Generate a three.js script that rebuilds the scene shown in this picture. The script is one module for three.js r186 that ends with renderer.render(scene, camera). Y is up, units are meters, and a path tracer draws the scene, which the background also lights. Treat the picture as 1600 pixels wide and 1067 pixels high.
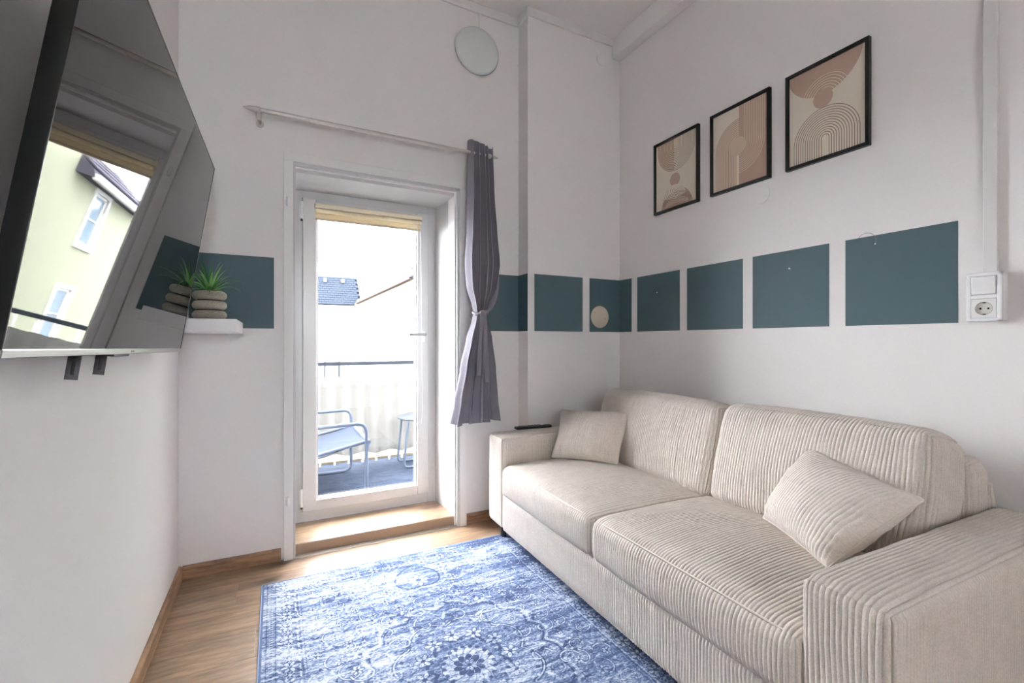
import * as THREE from 'three';
import { RoundedBoxGeometry } from 'three/addons/geometries/RoundedBoxGeometry.js';
import { mergeGeometries } from 'three/addons/utils/BufferGeometryUtils.js';

// ───────────────────────── camera, sky, light, exposure ─────────────────────────
const scene = new THREE.Scene();
const FOCAL = 720, EYE = 1.10, YAW = Math.atan(372 / 720);
const camera = new THREE.PerspectiveCamera(2 * Math.atan(533.5 / FOCAL) * 180 / Math.PI, 1600 / 1067, 0.03, 300);
camera.position.set(0, EYE, 0);
camera.rotation.set(0, -YAW, 0);
const SKY = 20.0;
scene.background = new THREE.Color(0.94 * SKY, 0.98 * SKY, 1.06 * SKY);
const renderer = new THREE.WebGLRenderer({ antialias: true });
renderer.toneMapping = THREE.LinearToneMapping;
renderer.toneMappingExposure = 2.6;
renderer.shadowMap.enabled = true;
const sun = new THREE.DirectionalLight(0xfff6ea, 2.0);          // veiled sun, behind the house: it reaches only the houses across the yard
sun.position.set(-40, 46, 22); sun.target.position.set(6, 0, -20);
sun.shadow.radius = 8; sun.castShadow = true; sun.shadow.mapSize.set(2048, 2048);
Object.assign(sun.shadow.camera, { left: -40, right: 40, top: 40, bottom: -40, near: 1, far: 160 });
scene.add(sun, sun.target);

// ───────────────────────── helpers ─────────────────────────
let seed = 7;
const rnd = () => { seed = (seed + 0x6d2b79f5) | 0; let t = Math.imul(seed ^ (seed >>> 15), 1 | seed); t = (t + Math.imul(t ^ (t >>> 7), 61 | t)) ^ t; return ((t ^ (t >>> 14)) >>> 0) / 4294967296; };
const rr = (a, b) => a + (b - a) * rnd();
const V = (x, y, z) => new THREE.Vector3(x, y, z);
const lerp = (a, b, t) => a + (b - a) * t, clamp = (x, a, b) => Math.min(b, Math.max(a, x));
const smooth = (a, b, x) => { const t = clamp((x - a) / (b - a), 0, 1); return t * t * (3 - 2 * t); };
const hash = (x, y, z = 0) => { let h = Math.imul(x, 374761393) + Math.imul(y, 668265263) + Math.imul(z, 2147483647 ^ 0x5bd1e995); h = Math.imul(h ^ (h >>> 13), 1274126177); return ((h ^ (h >>> 16)) >>> 0) / 4294967296; };
function noise2(x, y, s = 0, px = 0, py = 0) {                 // value noise, periodic when px, py are given
  const xi = Math.floor(x), yi = Math.floor(y), fx = x - xi, fy = y - yi, u = fx * fx * (3 - 2 * fx), v = fy * fy * (3 - 2 * fy);
  const w = (a, p) => (p ? ((a % p) + p) % p : a);
  const h = (a, b) => hash(w(xi + a, px), w(yi + b, py), s);
  return lerp(lerp(h(0, 0), h(1, 0), u), lerp(h(0, 1), h(1, 1), u), v);
}
function fbm(x, y, s, oct = 4, px = 0, py = 0) { let a = 0, g = 0.5, n = 0; for (let i = 0; i < oct; i++) { a += g * noise2(x, y, s + i, px, py); n += g; g *= 0.5; x *= 2; y *= 2; px *= 2; py *= 2; } return a / n; }
function noise3(x, y, z, s = 0) { return (noise2(x + 13.1 * z, y - 7.3 * z, s) + noise2(y + 3.7 * x, z * 1.3 + 5.1, s + 1) + noise2(z - x * 0.6, x * 1.1 + y * 0.4, s + 2)) / 3; }

const used = new Map();
function numbered(n) { const k = (used.get(n) ?? -1) + 1; used.set(n, k); return k ? n + '_' + String(k).padStart(3, '0') : n; }
function sh(m) { m.castShadow = m.receiveShadow = true; return m; }
function thing(name, label, category, [x, y, z] = [0, 0, 0], group) {
  const o = new THREE.Group(); o.name = numbered(name); o.position.set(x, y, z); scene.add(o);
  o.userData = { label, category }; if (group) o.userData.group = group; return o;
}
function tag(o, label, category, group) { Object.assign(o.userData, { label, category }); if (group) o.userData.group = group; return o; }
function obj(name, geo, mat, parent = scene, label) {
  const g = Array.isArray(geo) ? (geo.length > 1 ? mergeGeometries(geo.map((k) => { const q = k.index ? k.toNonIndexed() : k; for (const a of Object.keys(q.attributes)) if (!['position', 'normal', 'uv'].includes(a)) q.deleteAttribute(a); return q; })) : geo[0]) : geo;
  const m = sh(new THREE.Mesh(g, mat)); m.name = parent === scene ? numbered(name) : name; parent.add(m); if (label) m.userData.label = label; return m;
}
function struct(name, geo, mat, parent = scene) { const m = obj(name, geo, mat, parent); if (parent === scene) m.userData.kind = 'structure'; return m; }
function structGroup(name, p = [0, 0, 0]) { const g = new THREE.Group(); g.name = numbered(name); g.position.set(...p); g.userData.kind = 'structure'; scene.add(g); return g; }
// axis-aligned box from min to max corner, uv in metres
function bx(x0, y0, z0, x1, y1, z1, r = 0) {
  const w = x1 - x0, h = y1 - y0, d = z1 - z0;
  const g = r > 0 ? new RoundedBoxGeometry(w, h, d, 2, Math.min(r, w / 2.01, h / 2.01, d / 2.01)) : new THREE.BoxGeometry(w, h, d);
  const p = g.attributes.position, n = g.attributes.normal, uv = g.attributes.uv;
  for (let i = 0; i < p.count; i++) {
    const X = p.getX(i) + (x0 + x1) / 2, Y = p.getY(i) + (y0 + y1) / 2, Z = p.getZ(i) + (z0 + z1) / 2;
    const ax = Math.abs(n.getX(i)), ay = Math.abs(n.getY(i)), az = Math.abs(n.getZ(i));
    if (ax >= ay && ax >= az) uv.setXY(i, Z, Y); else if (ay >= az) uv.setXY(i, X, Z); else uv.setXY(i, X, Y);
  }
  return g.translate((x0 + x1) / 2, (y0 + y1) / 2, (z0 + z1) / 2);
}
function tube(pts, r, seg = 40, rad = 8, closed = false, tension) { return new THREE.TubeGeometry(new THREE.CatmullRomCurve3(pts.map((p) => V(...p)), closed, tension === undefined ? 'centripetal' : 'catmullrom', tension ?? 0.5), seg, r, rad, closed); }
function rod(a, b, r, rad = 14, r2 = r) { const A = V(...a), B = V(...b), d = B.clone().sub(A), g = new THREE.CylinderGeometry(r2, r, d.length(), rad); g.applyQuaternion(new THREE.Quaternion().setFromUnitVectors(V(0, 1, 0), d.clone().normalize())); return g.translate(...A.add(B).multiplyScalar(0.5).toArray()); }
function lathe(pts, seg = 40) { return new THREE.LatheGeometry(pts.map((p) => new THREE.Vector2(...p)), seg); }
function bentTube(pts, r, bend, seg = 6, rad = 10) {          // a polyline with rounded corners, swept
  const path = new THREE.CurvePath(), P = pts.map((p) => V(...p)); let at = P[0];
  for (let i = 1; i < P.length - 1; i++) {
    const a = P[i].clone().add(P[i - 1].clone().sub(P[i]).setLength(bend)), b = P[i].clone().add(P[i + 1].clone().sub(P[i]).setLength(bend));
    path.add(new THREE.LineCurve3(at, a)); path.add(new THREE.QuadraticBezierCurve3(a, P[i], b)); at = b;
  }
  path.add(new THREE.LineCurve3(at, P[P.length - 1]));
  return new THREE.TubeGeometry(path, 26 * P.length, r, rad, false);
}
function grid(nu, nv, f, closedNormals) {                        // f(u, v) with u, v in 0..1 -> [x, y, z, (uvx, uvy)]
  const pos = new Float32Array((nu + 1) * (nv + 1) * 3), uv = new Float32Array((nu + 1) * (nv + 1) * 2), idx = [];
  for (let j = 0, k = 0; j <= nv; j++) for (let i = 0; i <= nu; i++, k++) { const p = f(i / nu, j / nv); pos.set([p[0], p[1], p[2]], k * 3); uv[k * 2] = p[3] ?? i / nu; uv[k * 2 + 1] = p[4] ?? j / nv; }
  for (let j = 0; j < nv; j++) for (let i = 0; i < nu; i++) { const a = j * (nu + 1) + i, b = a + 1, c = a + nu + 1, d = c + 1; idx.push(a, b, d, a, d, c); }
  const g = new THREE.BufferGeometry(); g.setAttribute('position', new THREE.BufferAttribute(pos, 3)); g.setAttribute('uv', new THREE.BufferAttribute(uv, 2)); g.setIndex(idx); g.computeVertexNormals(); return g;
}

// ───────────────────────── textures and materials ─────────────────────────
function dataTex(w, h, f, { srgb = false, repeat } = {}) {
  const d = new Uint8Array(w * h * 4);
  for (let y = 0; y < h; y++) for (let x = 0; x < w; x++) { const c = f(x, y), o = (y * w + x) * 4; if (typeof c === 'number') d[o] = d[o + 1] = d[o + 2] = clamp(c, 0, 1) * 255; else { d[o] = clamp(c[0], 0, 255); d[o + 1] = clamp(c[1], 0, 255); d[o + 2] = clamp(c[2], 0, 255); } d[o + 3] = 255; }
  const t = new THREE.DataTexture(d, w, h); t.wrapS = t.wrapT = THREE.RepeatWrapping; t.magFilter = THREE.LinearFilter; t.minFilter = THREE.LinearMipmapLinearFilter; t.generateMipmaps = true;
  if (srgb) t.colorSpace = THREE.SRGBColorSpace; if (repeat) t.repeat.set(...repeat); t.needsUpdate = true; return t;
}
const mat = (color, roughness = 0.6, o = {}) => new THREE.MeshStandardMaterial({ color, roughness, ...o });
const phys = (o) => new THREE.MeshPhysicalMaterial(o);
const plaster = dataTex(512, 512, (x, y) => 0.5 * fbm(x / 7, y / 7, 3, 3, 73, 73) + 0.5 * fbm(x / 32, y / 32, 9, 3, 16, 16), { repeat: [1.6, 1.6] });
const WALL = 0xf1edea;
const wallMat = mat(WALL, 0.85, { bumpMap: plaster, bumpScale: 0.0006 });
const ceilMat = mat(0xf3efec, 0.9, { bumpMap: plaster, bumpScale: 0.0005 });
const tealMat = mat(0x4a6166, 0.62, { bumpMap: plaster, bumpScale: 0.0006 });
const trimMat = mat(0xf0edea, 0.42);
const lacquer = mat(0xcccac8, 0.35);
const pvc = mat(0xd6d5d4, 0.28);
const gasket = mat(0x8b8a89, 0.6);
const white = mat(0xeeedec, 0.35), blackPlastic = mat(0x0b0c0e, 0.38), steel = mat(0xc9c2bb, 0.42, { metalness: 0.6 });
const glassMat = phys({ color: 0xffffff, roughness: 0, transmission: 1, thickness: 0, ior: 1.5 });

// oak laminate: eight boards side by side in one texture
const OAKW = 1536, OAKH = 1024, NB = 8, knots = [];
for (let b = 0; b < NB; b++) for (let k = 0; k < (b % 3 === 0 ? 2 : 1); k++) knots.push([b, rr(120, OAKW - 120), rr(30, OAKH / NB - 30), rr(6, 13)]);
const oakTex = dataTex(OAKW, OAKH, (x, y) => {
  const bh = OAKH / NB, b = Math.floor(y / bh), v = y - b * bh; let yy = v + 26 * (fbm(x / 260, v / 90 + b * 17, 20 + b, 3) - 0.5), kn = 0, halo = 0;
  for (const [kb, kx, ky, kr] of knots) if (kb === b) { const dx = (x - kx) / 3.4, dy = v - ky, d = Math.hypot(dx, dy); yy += 14 * Math.exp(-d * d / 500) * Math.sign(dy || 1); kn = Math.max(kn, Math.exp(-d * d / (kr * kr)) * (0.55 + 0.6 * fbm(x / 14, v / 5, 81, 2))); halo = Math.max(halo, Math.exp(-(dx * dx / 4 + dy * dy * 2.4) / (kr * kr * 6))); }
  const ring = 0.5 + 0.5 * Math.sin(yy * 0.33 + 7 * fbm(x / 420, yy / 40, 40 + b, 3)), fine = fbm(x / 34, v / 1.6, 50 + b, 3), broad = fbm(x / 150, v / 26, 60 + b, 3);
  let t = 0.86 + 0.09 * (ring - 0.5) + 0.30 * (fine - 0.5) + 0.34 * (broad - 0.5) + 0.07 * (hash(b, 5) - 0.5) - 0.16 * halo;
  t *= 1 - 0.5 * kn;
  return [176 * t, 143 * t * (1 - 0.03 * halo), 111 * t * (1 - 0.07 * kn)];
}, { srgb: true });
const oakFor = (rough) => phys({ map: oakTex, roughness: rough, clearcoat: 0.6, clearcoatRoughness: 0.3 });
const oak = oakFor(0.42), oakTrim = mat(0xc09f7c, 0.5, { map: null });
const baseMat = phys({ map: oakTex, roughness: 0.5, color: new THREE.Color().setRGB(1.12, 1.03, 0.98) });

const fuzz = dataTex(512, 512, (x, y) => 0.6 * fbm(x / 3, y / 5, 5, 2, 170, 102) + 0.4 * fbm(x / 20, y / 26, 15, 2, 25, 19), { repeat: [5, 5] });
const cordTex = dataTex(512, 512, (x, y) => { const n = fbm(x / 4, y / 6, 25, 3, 128, 85), m = fbm(x / 60, y / 60, 35, 3, 8, 8), t = 0.97 + 0.12 * (n - 0.5) + 0.05 * (m - 0.5); return [222 * t, 212 * t, 201 * t]; }, { srgb: true, repeat: [4, 4] });
const cord = phys({ map: cordTex, roughness: 0.95, bumpMap: fuzz, bumpScale: 0.0004, sheen: 0.25, sheenColor: new THREE.Color(1, 0.96, 0.9), sheenRoughness: 0.5, specularIntensity: 0.3 });
const piping = phys({ color: 0xd8cfc3, roughness: 0.9, specularIntensity: 0.3 });

// ───────────────────────── the room shell ─────────────────────────
const XL = -0.39, XR = 2.106, ZF = -2.594, ZP = -2.47, XP = 1.386, ZB = 2.1, YC = 3.15, ZO = -2.985;
const OX0 = 0.092, OX1 = 0.955, OY1 = 1.985;                       // door opening through the wall
// floor of laminate boards running across the room
const floor = structGroup('floor');
obj('subfloor', bx(XL - 0.3, -0.2, ZO, XR + 0.3, -0.012, ZB + 0.3), mat(0x6b5a48, 0.9), floor);
const BW = 0.203, BL = 1.37;
function board(x0, z0, x1, z1, kind, shift, y0 = -0.012, y1 = 0) {
  const g = new RoundedBoxGeometry(x1 - x0 - 0.0006, y1 - y0, z1 - z0 - 0.0006, 1, 0.0007), p = g.attributes.position, uv = g.attributes.uv, W = x1 - x0, D = z1 - z0;
  for (let i = 0; i < p.count; i++) uv.setXY(i, (shift + p.getX(i) + W / 2) / BL, (kind + 0.03 + 0.94 * clamp((p.getZ(i) + D / 2) / Math.max(D, BW * 0.9), 0, 1)) / NB);
  return g.translate((x0 + x1) / 2, (y0 + y1) / 2, (z0 + z1) / 2);
}
for (let r = 0, z = ZF - 0.06; z < ZB; r++, z += BW) {
  let x = XL - ((r * 0.47 + 0.35) % 1) * BL, k = 0;
  while (x < XR) { const x0 = Math.max(x, XL), x1 = Math.min(x + BL, XR); if (x1 - x0 > 0.03) obj('plank', board(x0, z, x1, Math.min(z + BW, ZB), (r * 3 + k * 5) % NB, x0 - x), oak, floor); x += BL; k++; }
}
struct('ceiling', bx(XL - 0.3, YC, ZO, XR + 0.3, YC + 0.25, ZB + 0.3), ceilMat);
struct('wall_left', bx(XL - 0.3, 0, ZO, XL, YC, ZB + 0.3), wallMat);
// front wall: pieces round the door opening, and the chimney breast in the corner
const wallFront = struct('wall_front', [bx(XL, 0, ZO, OX0, YC, ZF), bx(OX1, 0, ZO, XR + 0.3, YC, ZF), bx(OX0, OY1, ZO, OX1, YC, ZF), bx(OX0, -0.2, ZO, OX1, -0.012, ZF), bx(XP, 0, ZF, XR + 0.3, YC, ZP, 0.004)], wallMat);
const wallRight = struct('wall_right', bx(XR, 0, ZP, XR + 0.3, YC, ZB + 0.3), wallMat);
// back wall behind the viewer, with an unseen window placed to light the room
const WB = { x0: -0.30, x1: 0.45, y0: 1.25, y1: 1.85 };
struct('wall_back', [bx(XL, 0, ZB, WB.x0, YC, ZB + 0.3), bx(WB.x1, 0, ZB, XR, YC, ZB + 0.3), bx(WB.x0, WB.y1, ZB, WB.x1, YC, ZB + 0.3), bx(WB.x0, 0, ZB, WB.x1, WB.y0, ZB + 0.3)], wallMat);
const unseenWin1 = structGroup('window_1', [0, 0, ZB + 0.16]);
obj('frame', [bx(WB.x0, WB.y0, 0, WB.x0 + 0.07, WB.y1, 0.07), bx(WB.x1 - 0.07, WB.y0, 0, WB.x1, WB.y1, 0.07), bx(WB.x0, WB.y1 - 0.07, 0, WB.x1, WB.y1, 0.07), bx(WB.x0, WB.y0, 0, WB.x1, WB.y0 + 0.07, 0.07), bx(0.045, WB.y0 + 0.07, 0.002, 0.105, WB.y1 - 0.07, 0.068)], pvc, unseenWin1);
obj('pane', bx(WB.x0 + 0.06, WB.y0 + 0.06, 0.03, WB.x1 - 0.06, WB.y1 - 0.06, 0.034), glassMat, unseenWin1);

// teal squares painted on the walls (a thin coat of paint)
const S = 0.354, TY0 = 1.1645, TY1 = 1.5185, PT = 0.0012;
const sqF = (x0, x1, z) => obj('painted_square', bx(x0, TY0, z, x1, TY1, z + PT), tealMat, wallFront);
const sqR = (z0, z1) => obj('painted_square', bx(XR - PT, TY0, z0, XR, TY1, z1), tealMat, wallRight);
sqF(-0.353, 0.0, ZF); sqF(1.156, XP, ZF);
obj('painted_square', bx(XP - PT, TY0, ZF, XP, TY1, ZP - 0.003), tealMat, wallFront);
sqF(1.432, 1.796, ZP); sqF(1.852, XR, ZP);
sqR(ZP, -2.349);
for (let i = 0; i < 4; i++) sqR(-2.295 + i * 0.4077 + (i === 3 ? 0.009 : 0), -2.295 + i * 0.4077 + S + (i === 3 ? 0.009 : 0));

// mouldings, beam, baseboards
const cornice = (pts) => { const g = []; for (const [x0, z0, x1, z1] of pts) g.push(bx(x0, 3.098, z0, x1, YC, z1, 0.004), bx(x0, 3.118, z0 - (z1 - z0 > x1 - x0 ? 0 : 0), x1, 3.126, z1 + 0.0, 0.002)); return g; };
struct('trim_1', cornice([[XL, ZF, XP - 0.014, ZF + 0.014], [XP - 0.014, ZF, XP, ZP + 0.014], [XP, ZP, XR, ZP + 0.014]]), trimMat);
struct('trim_2', [bx(2.036, 3.013, ZP + 0.006, XR, YC, ZB, 0.006)], trimMat);
function baseboard(name, len) {                                    // profile with a rounded top, along +x from the origin
  const s = new THREE.Shape(); s.moveTo(0, 0); s.lineTo(0.015, 0); s.lineTo(0.015, 0.048); s.quadraticCurveTo(0.014, 0.06, 0.004, 0.062); s.lineTo(0, 0.062); s.closePath();
  const g = new THREE.ExtrudeGeometry(s, { depth: len, bevelEnabled: false, curveSegments: 5 }), p = g.attributes.position, uv = g.attributes.uv;
  for (let i = 0; i < p.count; i++) uv.setXY(i, p.getZ(i) / BL + 0.2, (4.25 + p.getY(i) * 6 + p.getX(i) * 6) / NB);
  return g;
}
struct('baseboard_left', baseboard('', ZB - ZF).translate(XL, 0, ZF), baseMat);
struct('baseboard_front', [baseboard('', 0.031 - XL - 0.015).rotateY(-Math.PI / 2).translate(0.031, 0, ZF), baseboard('', XP - 1.027).rotateY(-Math.PI / 2).translate(XP, 0, ZF)], baseMat);
struct('baseboard_right', baseboard('', ZB - ZP).rotateY(Math.PI).translate(XR, 0, ZB), baseMat);

// ───────────────────────── balcony door ─────────────────────────
const casing = structGroup('trim_3');
const CS = ZF + 0.022;
obj('casing_board', [bx(0.043, 0, ZF, 0.086, 2.009, CS, 0.002), bx(0.981, 0, ZF, 1.024, 2.009, CS, 0.002), bx(0.043, 2.0095, ZF, 1.024, 2.053, CS, 0.002)], trimMat, casing);
obj('casing_bead', [bx(0.08, 0, ZF - 0.02, 0.098, 1.9915, ZF + 0.016, 0.003), bx(0.965, 0, ZF - 0.02, 0.985, 1.9915, ZF + 0.016, 0.003), bx(0.08, 1.992, ZF - 0.021, 0.985, 2.012, ZF + 0.0155, 0.003)], lacquer, casing);
for (const y of [1.80, 0.30]) { obj('hinge_pin', [rod([0.062, y - 0.022, CS + 0.008], [0.062, y + 0.022, CS + 0.008], 0.007), bx(0.052, y - 0.012, CS - 0.004, 0.072, y + 0.012, CS + 0.005, 0.002)], white, casing); }
// reveal lining, slightly splayed on the visible side
const revealShape = new THREE.Shape([[0.935, -2.905], [0.965, ZF - 0.015], [0.985, ZF - 0.015], [0.985, -2.905]].map((p) => new THREE.Vector2(p[0], -p[1])));
obj('reveal', [new THREE.ExtrudeGeometry(revealShape, { depth: 1.93, bevelEnabled: false }).rotateX(-Math.PI / 2).translate(0, 0.062, 0), bx(OX0, 1.968, -2.905, OX1, OY1 + 0.02, ZF - 0.012), bx(OX0 - 0.012, 0.06, -2.905, OX0 + 0.004, OY1, ZF - 0.012)], lacquer, casing);
// step with an oak board, a nosing rail and the floor track
const step = structGroup('trim_4');
obj('plank', board(OX0, -2.905, 0.965, ZF - 0.012, 2, 0.2, 0.046, 0.060), oak, step);
obj('riser', bx(OX0, 0.004, -2.62, 0.965, 0.0575, -2.604, 0.002), mat(0xa28c78, 0.42, { metalness: 0.25 }), step);
obj('riser_base', bx(OX0, -0.012, -2.905, 0.965, 0.046, -2.618), mat(0x9a8670, 0.8), step);
obj('floor_track', [bx(0.078, -0.004, -2.606, 0.985, 0.007, -2.585, 0.003), bx(0.078, -0.004, -2.585, 0.985, 0.003, -2.572, 0.0015)], mat(0xb9aea4, 0.35, { metalness: 0.5 }), step);

const door = structGroup('door_1', [0, 0, 0]);
const DF = -2.905, DS = -2.885, DG = -2.935;
obj('frame', [bx(0.095, 0.06, DF - 0.07, 0.150, 1.972, DF, 0.004), bx(0.882, 0.06, DF - 0.07, 0.938, 1.972, DF, 0.004), bx(0.1495, 1.915, DF - 0.07, 0.8825, 1.972, DF - 0.0004, 0.002), bx(0.1495, 0.06, DF - 0.07, 0.8825, 0.128, DF - 0.0004, 0.002)], pvc, door);
const sash = obj('sash', [bx(0.146, 0.124, DS - 0.075, 0.219, 1.922, DS, 0.005), bx(0.812, 0.124, DS - 0.075, 0.887, 1.922, DS, 0.005), bx(0.2185, 1.848, DS - 0.075, 0.8125, 1.9215, DS - 0.0003, 0.002), bx(0.2185, 0.1245, DS - 0.075, 0.8125, 0.184, DS - 0.0003, 0.002),
  bx(0.216, 0.180, DS - 0.05, 0.228, 1.852, DS - 0.012, 0.003), bx(0.803, 0.180, DS - 0.05, 0.815, 1.852, DS - 0.012, 0.003), bx(0.216, 0.180, DS - 0.05, 0.815, 0.190, DS - 0.012, 0.003)], pvc, door);
obj('seal', [bx(0.143, 0.120, DF - 0.001, 0.147, 1.926, DF + 0.003), bx(0.886, 0.120, DF - 0.001, 0.890, 1.926, DF + 0.003), bx(0.143, 1.921, DF - 0.001, 0.890, 1.925, DF + 0.003)], gasket, door);
obj('pane', bx(0.22, 0.184, DG - 0.004, 0.811, 1.851, DG), glassMat, door);
for (const [y0, y1] of [[0.155, 0.255], [1.80, 1.90]]) { const h = obj('hinge', [rod([0.1405, y0, DS - 0.002], [0.1405, y1, DS - 0.002], 0.009, 16), bx(0.128, y0 + 0.01, DF - 0.004, 0.15, y1 - 0.01, DS - 0.008, 0.002)], white, door); obj('hinge_pin', rod([0.1405, y0 - 0.012, DS - 0.002], [0.1405, y0 + 0.004, DS - 0.002], 0.0065), mat(0x4a4642, 0.4, { metalness: 0.6 }), h); }
const handle = obj('handle', [bx(0.836, 1.095, DS - 0.004, 0.862, 1.17, DS + 0.009, 0.005), rod([0.849, 1.143, DS + 0.005], [0.849, 1.143, DS + 0.052], 0.0085)], mat(0xe8e8e8, 0.3), door);
obj('lever', bx(0.745, 1.134, DS + 0.043, 0.858, 1.152, DS + 0.058, 0.006), mat(0xa9a9ab, 0.3, { metalness: 0.7 }), handle);

// roller blind on the sash
const blind = thing('roller_blind', 'cream roller blind rolled up at the top of the balcony door glass', 'blind', [0.52, 1.80, DS + 0.004]);
{
  const b = (x0, y0, z0, x1, y1, z1, r) => bx(x0 - 0.52, y0 - 1.80, z0 - 0.004, x1 - 0.52, y1 - 1.80, z1 - 0.004, r);
  obj('cassette', b(0.207, 1.866, 0.0, 0.838, 1.894, 0.034, 0.006), mat(0xe6d9c0, 0.5), blind);
  const fabric = phys({ color: 0xf3e2bd, roughness: 0.95, transmission: 0.12, thickness: 0 });
  obj('fabric_roll', rod([-0.308, 0.052, 0.014], [0.312, 0.052, 0.014], 0.0135, 20), fabric, blind);
  obj('fabric', b(0.213, 1.812, 0.005, 0.831, 1.87, 0.007), fabric, blind);
  obj('bottom_bar', b(0.212, 1.800, 0.001, 0.832, 1.814, 0.012, 0.004), mat(0xd8cbb4, 0.45), blind);
  const chain = []; for (const x of [0.800, 0.822]) chain.push([x - 0.52, 0.06, 0.022]);
  obj('pull_cord', [tube([[0.283, 0.065, 0.026], [0.285, -0.4, 0.026], [0.283, -0.9, 0.028], [0.285, -1.19, 0.028], [0.298, -1.235, 0.029], [0.312, -1.19, 0.028], [0.313, -0.9, 0.027], [0.309, -0.4, 0.026], [0.305, 0.065, 0.026]], 0.0016, 120, 6)], white, blind);
}

// ───────────────────────── corduroy sofa ─────────────────────────
const PITCH = 0.0118;
// one closed upholstered block: half sizes [hx, hy, hz], corner radius r; ribs cross z on the x and y faces, cross x on the z faces
function cordBlock([hx, hy, hz], r, { amp = 0.0050, def, skip = '', wob = 0.0035, s = 1, nb = 30 } = {}) {
  const H = [hx, hy, hz], geos = [], Q = Math.PI / 4;
  for (const [n, sg] of [[0, -1], [0, 1], [1, 1], [1, -1], [2, -1], [2, 1]]) {
    if (skip.includes('xyz'[n] + (sg > 0 ? '+' : '-'))) continue;
    const a = n === 2 ? 0 : 2, b = n === 2 ? 1 : n === 0 ? 1 : 0, La = H[a] - r + r * Q, Lb = H[b] - r + r * Q;
    const count = Math.max(2, Math.round(2 * La / PITCH)), nu = count * 8;
    const q = (t, h, L) => { const v = t * L, k = Math.abs(v) - (h - r); return k <= 0 ? v : Math.sign(v) * (h - r + r * Math.tan(Math.min(k / r, Q))); };
    const flip = (n === 0 ? sg < 0 : n === 1 ? sg > 0 : sg > 0) ? 1 : -1;
    const f = (u, v) => {
      const U = flip * (u * 2 - 1), W = v * 2 - 1, p = [0, 0, 0]; p[a] = q(U, H[a], La); p[b] = q(W, H[b], Lb); p[n] = sg * H[n];
      const c = p.map((x, i) => clamp(x, -(H[i] - r), H[i] - r)), d = p.map((x, i) => x - c[i]), l = Math.hypot(...d) || 1, N = d.map((x) => x / l);
      let P = c.map((x, i) => x + r * N[i]);
      const k = (U + 1) / 2 * count + (1 - Math.pow(U, 8)) * wob / PITCH * 2.2 * (noise2(P[b] * 7, U * La * 9, s + n) - 0.5), fr = k - Math.floor(k), rib = Math.sqrt(1 - Math.pow(Math.abs(2 * fr - 1), 2.2));
      let h = amp * rib * (n === 2 ? smooth(1, 1 - 0.006 / Lb, Math.abs(W)) : 1) + 0.004 * (noise3(P[0] * 9, P[1] * 9, P[2] * 9, s) - 0.5);
      if (def) P = def(P, N);
      return [P[0] + N[0] * h, P[1] + N[1] * h, P[2] + N[2] * h, U * La, W * Lb];
    };
    geos.push(grid(nu, nb, f));
  }
  const g = mergeGeometries(geos);
  return g;
}
const SOFA_AT = [1.10, 0, -2.425], SOFA_TURN = -1.35 * Math.PI / 180;
const sofa = thing('sofa', 'cream corduroy two-seater sofa along the wall below the pictures', 'sofa', SOFA_AT);
sofa.rotation.y = SOFA_TURN;
const soft = (hx, hy, hz, [tx, ty] = [0.03, 0.012], [fx] = [0.012]) => ([x, y, z], N) => {
  const X = x / hx, Y = y / hy, Z = z / hz, cap = (t, p = 2) => 1 - Math.pow(Math.min(1, Math.abs(t)), p);
  return [x - fx * cap(Z, 4) * cap(Y, 2) * smooth(0.2, 1, -X), y + tx * cap(X * 0.94, 2.2) * cap(Z * 0.95, 3) * smooth(0.1, 1, Y), z + ty * Math.sign(z) * cap(Y, 2) * smooth(0.5, 1, Math.abs(Z)) * cap(X, 4)];
};
// base, arms, backrest
obj('base', cordBlock([0.475, 0.096, 0.81], 0.014, { s: 3, nb: 10 }).translate(0.48, 0.178, 0.995), cord, sofa);
const armDef = ([x, y, z]) => [x, y + 0.010 * (1 - (z / 0.0875) ** 2) * smooth(0.1, 1, y / 0.24) * (1 - Math.pow(Math.abs(x / 0.4925), 6)), z];
const armGeo = (s) => cordBlock([0.4925, 0.243, 0.0875], 0.022, { s, def: armDef, nb: 40 });
for (const [z, s] of [[0.0965, 11], [1.8895, 17]]) { const arm = obj('arm', armGeo(s).translate(0.4925, 0.330, z), cord, sofa); if (z < 1) obj('seam', tube([[-0.003, 0.1, z + (z < 1 ? 0.084 : -0.084)], [-0.003, 0.35, z + (z < 1 ? 0.084 : -0.084)], [-0.001, 0.545, z + (z < 1 ? 0.083 : -0.083)]], 0.0022, 40, 6), piping, arm); }
obj('backrest', cordBlock([0.058, 0.31, 0.807], 0.045, { s: 23, nb: 20, wob: 0.01 }).translate(0.905, 0.42, 0.993), cord, sofa);
obj('back_panel', cordBlock([0.012, 0.27, 0.81], 0.01, { s: 29, nb: 8 }).translate(0.973, 0.375, 0.993), cord, sofa);
for (const [z, s] of [[0.592, 31], [1.405, 37]]) {
  const hz = 0.4045, hx = 0.315, hy = 0.08, def = soft(hx, hy, hz, [0.034, 0.004], [0.016]);
  const cu = obj('seat_cushion', cordBlock([hx, hy, hz], 0.038, { s, def, nb: 44 }).translate(hx - 0.003, 0.345, z), cord, sofa);
  const pts = []; for (let i = 0; i <= 60; i++) { const t = i / 60 * 2 - 1, zz = t * (hz - 0.012), e = Math.pow(Math.abs(t), 12) * 0.02, c = [-hx + 0.0105 + e, hy - 0.0105 - e * 0.5, zz], P = def(c, [0, 0, 0]); pts.push([P[0] + hx - 0.0045, P[1] + 0.349, P[2] + z]); }
  obj('piping', tube(pts, 0.0036, 160, 7), piping, cu);
}
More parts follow.
